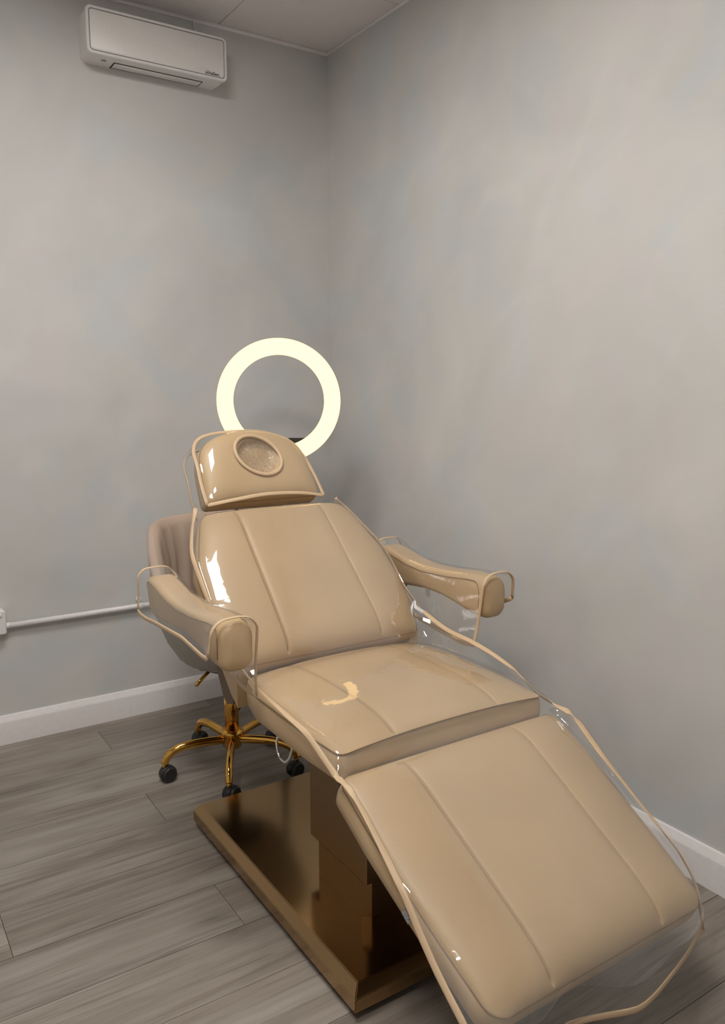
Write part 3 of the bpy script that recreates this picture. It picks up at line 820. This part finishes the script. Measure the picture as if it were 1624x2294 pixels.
# ------------------------------------------------------------------ swivel stool behind the chair
SC = Vector((-0.795, -0.655, 0))
stool = empty('swivel_stool', tuple(SC), 'beige channel-backed swivel stool on gold star base behind the chair', 'stool')
NA = 120
def channel(th, amt): return -amt*abs(math.cos(th*10))**0.5 if False else amt*(abs(math.sin(th*9))**0.6-1)
def rim(th):      # th measured from +y (back); cos=1 at back
    c = math.cos(th); return 0.60 + 0.275*sm(c, -0.62, 0.55)
prof = [(0.10, 0.400), (0.135, 0.402), (0.165, 0.425), (0.205, 0.490), (0.236, 0.565), (0.250, 0.64)]
def tub(inner):
    V, F = [], []; K = 10
    for k in range(NA):
        th = 2*math.pi*k/NA
        d = Vector((math.sin(th), math.cos(th), 0)); zr = rim(th)
        if not inner:
            col = [(r, z) for r, z in prof]
            for q in range(1, 5):
                z = 0.64+(zr-0.015-0.64)*q/4 if zr > 0.66 else 0.64-(0.02*q/4)
                col.append((0.250+0.010*q/4, z))
            col.append((0.250, zr-0.004))
            col.append((0.238, zr+0.004))
        else:
            col = [(0.238, zr+0.004), (0.226, zr-0.003), (0.214, zr-0.03)]
            for q in range(1, 5):
                z = zr-0.03+(0.50-zr+0.03)*q/4
                col.append((0.214-0.016*q/4 + channel(th, 0.020), z))
            col.append((0.185, 0.485))
        V += [SC + d*r + Vector((0, 0, z)) for r, z in col]; K = len(col)
    for k in range(NA):
        k2 = (k+1) % NA
        for q in range(K-1): F.append((k*K+q, k2*K+q, k2*K+q+1, k*K+q+1))
    return V, F
v, f = tub(False); mesh('tub_shell', v, f, M_velvet, stool)
NW = 64; V, F = [], []
wp = [(0.098, 0.398), (0.136, 0.3995), (0.168, 0.4225), (0.2085, 0.488), (0.239, 0.563), (0.2535, 0.632), (0.2505, 0.640)]
for k in range(NW):
    th = 2*math.pi*k/NW; d = Vector((math.sin(th), math.cos(th), 0))
    for q, (r, z) in enumerate(wp):
        pk = 0.0022*math.sin(th*22+q)*(1 if q < 4 else 0.3); zz = min(z, rim(th)-0.004)
        V.append(SC + d*(r+pk) + Vector((0, 0, zz-pk*0.6)))
nq = len(wp)
for k in range(NW):
    for q in range(nq-1): F.append((k*nq+q, ((k+1) % NW)*nq+q, ((k+1) % NW)*nq+q+1, k*nq+q+1))
wr_ = mesh('stretch_cover', V, F, M_wrap, stool); wr_['label'] = 'grey gathered cover under the seat'
v, f = tub(True); mesh('channelled_back', v, f, M_velvet, stool)
v, f = lathe([(0.0, 0.47), (0.17, 0.47), (0.186, 0.485), (0.19, 0.505), (0.182, 0.522), (0.15, 0.532), (0.0, 0.536)], tuple(SC), 48)
mesh('seat_cushion', v, f, M_velvet, stool)
v, f = lathe([(0.09, 0.378), (0.10, 0.382), (0.10, 0.402)], tuple(SC), 24); mesh('swivel_plate', v, f, M_black, stool)
v, f = lathe([(0.025, 0.14), (0.025, 0.30), (0.021, 0.302), (0.021, 0.380)], tuple(SC), 28); mesh('gas_column', v, f, M_gold, stool)
v, f = lathe([(0.030, 0.083), (0.034, 0.088), (0.034, 0.128), (0.039, 0.132), (0.039, 0.142), (0.030, 0.147), (0.026, 0.148)], tuple(SC), 32); mesh('hub', v, f, M_gold, stool)
v, f = sweep([SC+Vector((-0.08, -0.03, 0.392)), SC+Vector((-0.155, -0.075, 0.362))], 0.006); mesh('height_lever', v, f, M_gold, stool)
ROT = math.radians(171)
for k in range(5):
    a = ROT+2*math.pi*k/5; d = Vector((math.cos(a), math.sin(a), 0))
    path = [SC+d*0.025+Vector((0, 0, .112)), SC+d*0.09+Vector((0, 0, .116)), SC+d*0.15+Vector((0, 0, .116)), SC+d*0.195+Vector((0, 0, .108)), SC+d*0.222+Vector((0, 0, .090)), SC+d*0.236+Vector((0, 0, .064))]
    P = catmull(path, 6)
    v, f = sweep(P, lambda t: 0.016-0.003*t, lambda t: 0.013-0.001*t, side=[Vector((0, 0, 1))]*len(P), n=14); lg = mesh('leg', v, f, M_gold, stool)
    # caster: two wheels and a hood
    c = SC+d*0.236; sw = a+math.radians([18, -35, 60, 20, 110][k]); tr_ = Vector((math.cos(sw), math.sin(sw), 0)); ax = Vector((-tr_.y, tr_.x, 0))
    wc = c - tr_*0.012 + Vector((0, 0, 0.026))
    parts = []
    for s2 in (-1, 1):
        parts.append(lathe([(0.0, 0.0), (0.020, 0.001), (0.025, 0.003), (0.026, 0.006), (0.026, 0.014), (0.023, 0.018), (0.012, 0.0165), (0.0, 0.0165)], tuple(wc+ax*s2*0.003), 24, ax*s2))
    cs = mesh('caster', *join(*parts), M_black, stool); autosmooth(cs, 50)
    V, F = [], []; HN = 14
    for q in range(HN+1):
        an = math.radians(-25+200*q/HN)
        for s2 in (-1, 1):
            for rr in (0.0285, 0.0245): V.append(wc + tr_*(rr*math.cos(an)) + Vector((0, 0, rr*math.sin(an))) + ax*(s2*0.0105))
    for q in range(HN):
        b0, b1 = q*4, q*4+4
        F += [(b0, b1, b1+2, b0+2), (b0+1, b0+3, b1+3, b1+1), (b0, b0+1, b1+1, b1), (b0+2, b1+2, b1+3, b0+3)]
    F += [(0, 2, 3, 1), (HN*4, HN*4+1, HN*4+3, HN*4+2)]
    mesh('hood', V, F, M_black, cs)
    v, f = lathe([(0.006, 0.045), (0.006, 0.070)], tuple(c), 12); mesh('stem', v, f, M_gold, cs)

# ------------------------------------------------------------------ ring light on a tripod
RC = Vector((-0.506, -0.489, 1.272))
ring = empty('ring_light', (RC.x, RC.y, 0), 'glowing warm white ring light on black tripod behind the headrest', 'ring light')
nrm = (CAM-RC).normalized(); ru = Vector((nrm.y, -nrm.x, 0)).normalized(); rv = nrm.cross(ru)
def rpt(r, a, d): return RC + ru*(r*math.cos(a)) + rv*(r*math.sin(a)) + nrm*d
RO, RI = 0.2235, 0.1640
def ring_mesh(prof):
    K = 96; V, F = [], []; n = len(prof)
    for k in range(K):
        a = 2*math.pi*k/K
        for r, d in prof: V.append(rpt(r, a, d))
    for k in range(K):
        k2 = (k+1) % K
        for q in range(n): F.append((k*n+q, k2*n+q, k2*n+(q+1) % n, k*n+(q+1) % n))
    return V, F
v, f = ring_mesh([(RO, 0.0), (RO-0.001, 0.008), (RO-0.010, 0.013), (RI+0.010, 0.013), (RI+0.001, 0.008), (RI, 0.0)]); mesh('diffuser', v, f, M_ring, ring)
v, f = ring_mesh([(RO-0.002, -0.0005), (RO-0.004, -0.016), (RO-0.014, -0.022), (RI+0.014, -0.022), (RI+0.004, -0.016), (RI+0.002, -0.0005)]); mesh('housing', v, f, M_black, ring)
# bracket bar across the bottom of the ring and holder
def obox(name, c, hx, hy, hz, mat, par):
    V = [c+ru*(a*hx)+rv*(b*hy)+nrm*(d*hz) for a in (-1, 1) for b in (-1, 1) for d in (-1, 1)]
    F = [(0,1,3,2), (4,6,7,5), (0,4,5,1), (2,3,7,6), (0,2,6,4), (1,5,7,3)]
    o = mesh(name, V, F, mat, par, smooth=False); bm = bmesh.new(); bm.from_mesh(o.data); bmesh.ops.bevel(bm, geom=bm.edges[:], offset=0.003, segments=2, affect='EDGES'); bm.to_mesh(o.data); bm.free(); return o
down = -rv if rv.z > 0 else rv
rt = ru if ru.dot(rgt) > 0 else -ru
obox('phone_holder', RC + down*0.146 + rt*0.075 - nrm*0.030, 0.045, 0.010, 0.008, M_black, ring)
obox('control_box', RC + down*0.200 - nrm*0.040, 0.035, 0.045, 0.018, M_black, ring)
pb = RC - nrm*0.075
v, f = lathe([(0.008, 0.80), (0.008, 1.10)], (pb.x, pb.y, 0), 16); mesh('upper_pole', v, f, M_black, ring)
v, f = lathe([(0.011, 0.22), (0.011, 0.78), (0.015, 0.785), (0.015, 0.815), (0.010, 0.82)], (pb.x, pb.y, 0), 16); mesh('pole', v, f, M_black, ring)
v, f = sweep(catmull([(pb.x, pb.y, 1.09), RC + down*0.195 - nrm*0.072, RC + down*0.195 - nrm*0.05], 4), 0.008); mesh('tilt_neck', v, f, M_black, ring)
for k in range(3):
    a = math.radians(40+120*k); d = Vector((math.cos(a), math.sin(a), 0)); pz = Vector((pb.x, pb.y, 0))
    v, f = sweep([pz+d*0.015+Vector((0, 0, .40)), pz+d*0.215+Vector((0, 0, .008))], 0.007, 0.006); lgm = mesh('leg', v, f, M_black, ring)
    v, f = sweep([pz+d*0.012+Vector((0, 0, .23)), pz+d*0.105+Vector((0, 0, .222))], 0.004); mesh('brace', v, f, M_black, ring)
    v, f = lathe([(0.010, 0.0), (0.011, 0.004), (0.010, 0.016)], tuple(pz+d*0.215), 12); mesh('rubber_foot', v, f, M_black, lgm)

# ------------------------------------------------------------------ wall heater
ax0, ax1, az0, az1, ay = -1.027, -0.507, 2.460, 2.615, -0.112
heater = empty('wall_heater', ((ax0+ax1)/2, 0, az0), 'white slim wall heater mounted high under the ceiling', 'heater')
def rrect(x0, x1, z0, z1, r, n=6):
    P = []
    for cx_, cz_, a0 in ((x1-r, z1-r, 0), (x0+r, z1-r, 90), (x0+r, z0+r, 180), (x1-r, z0+r, 270)):
        for k in range(n+1):
            an = math.radians(a0+90*k/n); P.append((cx_+r*math.cos(an), cz_+r*math.sin(an)))
    return P
def layered(name, layers, mat, parent, cap0=True, cap1=True, ang=35):
    V, F = [], []; n = len(layers[0][0])
    for P, y in layers: V += [(x, y, z) for x, z in P]
    for i in range(len(layers)-1):
        for k in range(n): F.append((i*n+k, i*n+(k+1) % n, (i+1)*n+(k+1) % n, (i+1)*n+k))
    if cap0: F.append(tuple(range(n)))
    if cap1: F.append(tuple((len(layers)-1)*n+k for k in range(n)))
    return autosmooth(mesh(name, V, F, mat, parent), ang)
layered('body', [(rrect(ax0+.004, ax1-.004, az0+.001, az1-.002, .020), 0.0), (rrect(ax0+.002, ax1-.002, az0, az1-.001, .020), -0.05), (rrect(ax0+.003, ax1-.003, az0+.001, az1-.002, .018), ay+0.014)], M_plas, heater)
rimo = [(rrect(ax0+.003, ax1-.003, az0+.001, az1-.002, .018), ay+0.014), (rrect(ax0, ax1, az0-.001, az1, .019), ay+0.010), (rrect(ax0, ax1, az0-.001, az1, .019), ay+0.004), (rrect(ax0+.0025, ax1-.0025, az0+.0015, az1-.0025, .017), ay),
        (rrect(ax0+.010, ax1-.010, az0+.009, az1-.010, .012), ay), (rrect(ax0+.0112, ax1-.0112, az0+.0102, az1-.0112, .011), ay+0.011)]
layered('front_frame', rimo, M_white, heater)
fp = layered('front_panel', [(rrect(ax0+.0135, ax1-.0135, az0+.0125, az1-.0135, .010), ay+0.0115), (rrect(ax0+.0135, ax1-.0135, az0+.0125, az1-.0135, .010), ay+0.0012), (rrect(ax0+.0145, ax1-.0145, az0+.0135, az1-.0145, .0095), ay+0.0004)], M_plas2, heater)
# recessed groove behind panel edge
# outlet flap underneath
vx0, vx1, vy0, vy1 = -0.922, -0.588, -0.066, -0.010
box('outlet_recess', (vx0, vy0, az0-0.0012), (vx1, vy1, az0+0.001), M_dark, heater)
box('outlet_flap', (vx0+.004, vy0+.003, az0-0.0022), (vx1-.004, vy1-.007, az0-0.0008), M_plas, heater, 0.0005, 1)
# round mark under the left end
v, f = lathe([(0.0085, 0.0), (0.0085, 0.0008)], (-0.957, -0.062, az0-0.0010), 24); mk = mesh('receiver_ring', v, f, M_ink, heater)
v, f = lathe([(0.0068, 0.0), (0.0068, 0.0005)], (-0.957, -0.062, az0-0.0014), 24); mesh('receiver_lens', v, f, M_plas, mk)
box('receiver_bar', (-0.963, -0.0628, az0-0.0018), (-0.951, -0.0612, az0-0.0012), M_ink, mk)
def text(name, s, size, x, y, z, mat, parent, bold=0.0):
    cu = bpy.data.curves.new(name, 'FONT'); cu.body = s; cu.size = size; cu.extrude = 0.00025; cu.offset = bold
    to = bpy.data.objects.new(name+'_tmp', cu); COL.objects.link(to)
    bpy.context.view_layer.update()
    me = bpy.data.meshes.new_from_object(to.evaluated_get(bpy.context.evaluated_depsgraph_get()))
    bpy.data.objects.remove(to)
    off = origin(parent)
    for vtx in me.vertices:
        p = vtx.co.copy(); vtx.co = Vector((x+p.x, y-p.z, z+p.y)) - off
    return link(name, me, mat, parent)
tx = text('brand_lettering', 'schallen.', 0.0165, -0.596, ay, 2.4745, M_ink, heater, 0.00018)
tx['label'] = 'small black lettering'
wdt = max(v_.co.x for v_ in tx.data.vertices)-min(v_.co.x for v_ in tx.data.vertices)
for v_ in tx.data.vertices:       # fit to the measured word width
    x_ = v_.co.x+origin(heater).x; v_.co.x = -0.596+(x_+0.596)*(0.058/wdt)-origin(heater).x
dots = []
for q, (dx, dz) in enumerate(((0.0075, 0.0118), (0.0095, 0.0132), (0.0115, 0.0118))):
    dots.append(lathe([(0.0009, 0), (0.0009, 0.0004)], (-0.596+dx, ay, 2.4745+dz), 8, (0, -1, 0)))
mesh('brand_dots', *join(*dots), M_ink, heater)
# cable to the ceiling
v, f = sweep(catmull([(-0.585, -0.006, 2.612), (-0.584, -0.012, 2.64), (-0.592, -0.007, 2.675), (-0.594, -0.010, 2.698)], 6), 0.0028)
tag(mesh('power_cable', v, f, M_white, None, at=(-0.585, 0, 2.612)), 'short white cable from the top of the wall heater to the ceiling', 'cable')

# ------------------------------------------------------------------ conduit and socket box
v, f = sweep([(-1.403, -0.021, 0.456), (-0.30, -0.021, 0.456)], 0.0098, n=20)
con = empty('conduit_pipe', (-0.85, 0, 0.456), 'white plastic conduit pipe running along the back wall above the skirting', 'pipe')
mesh('pipe', v, f, M_white, con)
v, f = sweep([(-1.405, -0.021, 0.456), (-1.385, -0.021, 0.456)], 0.0118, n=20); mesh('coupling', v, f, M_white, con)
for xk in (-0.897, -0.40):
    v, f = sweep([(xk-0.008, -0.021, 0.456), (xk+0.008, -0.021, 0.456)], 0.0122, n=20)
    cl = mesh('pipe_clip', v, f, M_white, con)
    v, f = lathe([(0.012, 0.0), (0.012, 0.006), (0.0095, 0.008)], (xk-0.004, 0.0, 0.480), 16, (0, -1, 0)); mesh('clip_tab', v, f, M_white, cl)
    v, f = lathe([(0.003, 0.0), (0.003, 0.0012)], (xk-0.003, -0.0076, 0.481), 10, (0, -1, 0)); mesh('screw', v, f, M_steel, cl)
sk = empty('socket_box', (-1.475, 0, 0.43), 'white surface mounted socket box at the left end of the conduit', 'socket')
layered('back_box', [(rrect(-1.548, -1.402, .432, .518, .006), 0.0), (rrect(-1.548, -1.402, .432, .518, .006), -0.034)], M_white, sk)
layered('face_plate', [(rrect(-1.549, -1.401, .431, .519, .006), -0.034), (rrect(-1.549, -1.401, .431, .519, .006), -0.040), (rrect(-1.546, -1.404, .434, .516, .005), -0.043)], M_white, sk)
for sx in (-1.512, -1.438):
    for (dx, dz, wx, wz) in ((0, .012, .004, .008), (-.011, -.010, .0065, .004), (.011, -.010, .0065, .004)):
        box('socket_hole', (sx+dx-wx/2, -0.0436, .468+dz-wz/2), (sx+dx+wx/2, -0.0428, .468+dz+wz/2), M_ink, sk)
    box('rocker_switch', (sx-.005+.018, -0.046, .496), (sx+.005+.018, -0.0425, .510), M_plas, sk, 0.001, 1)
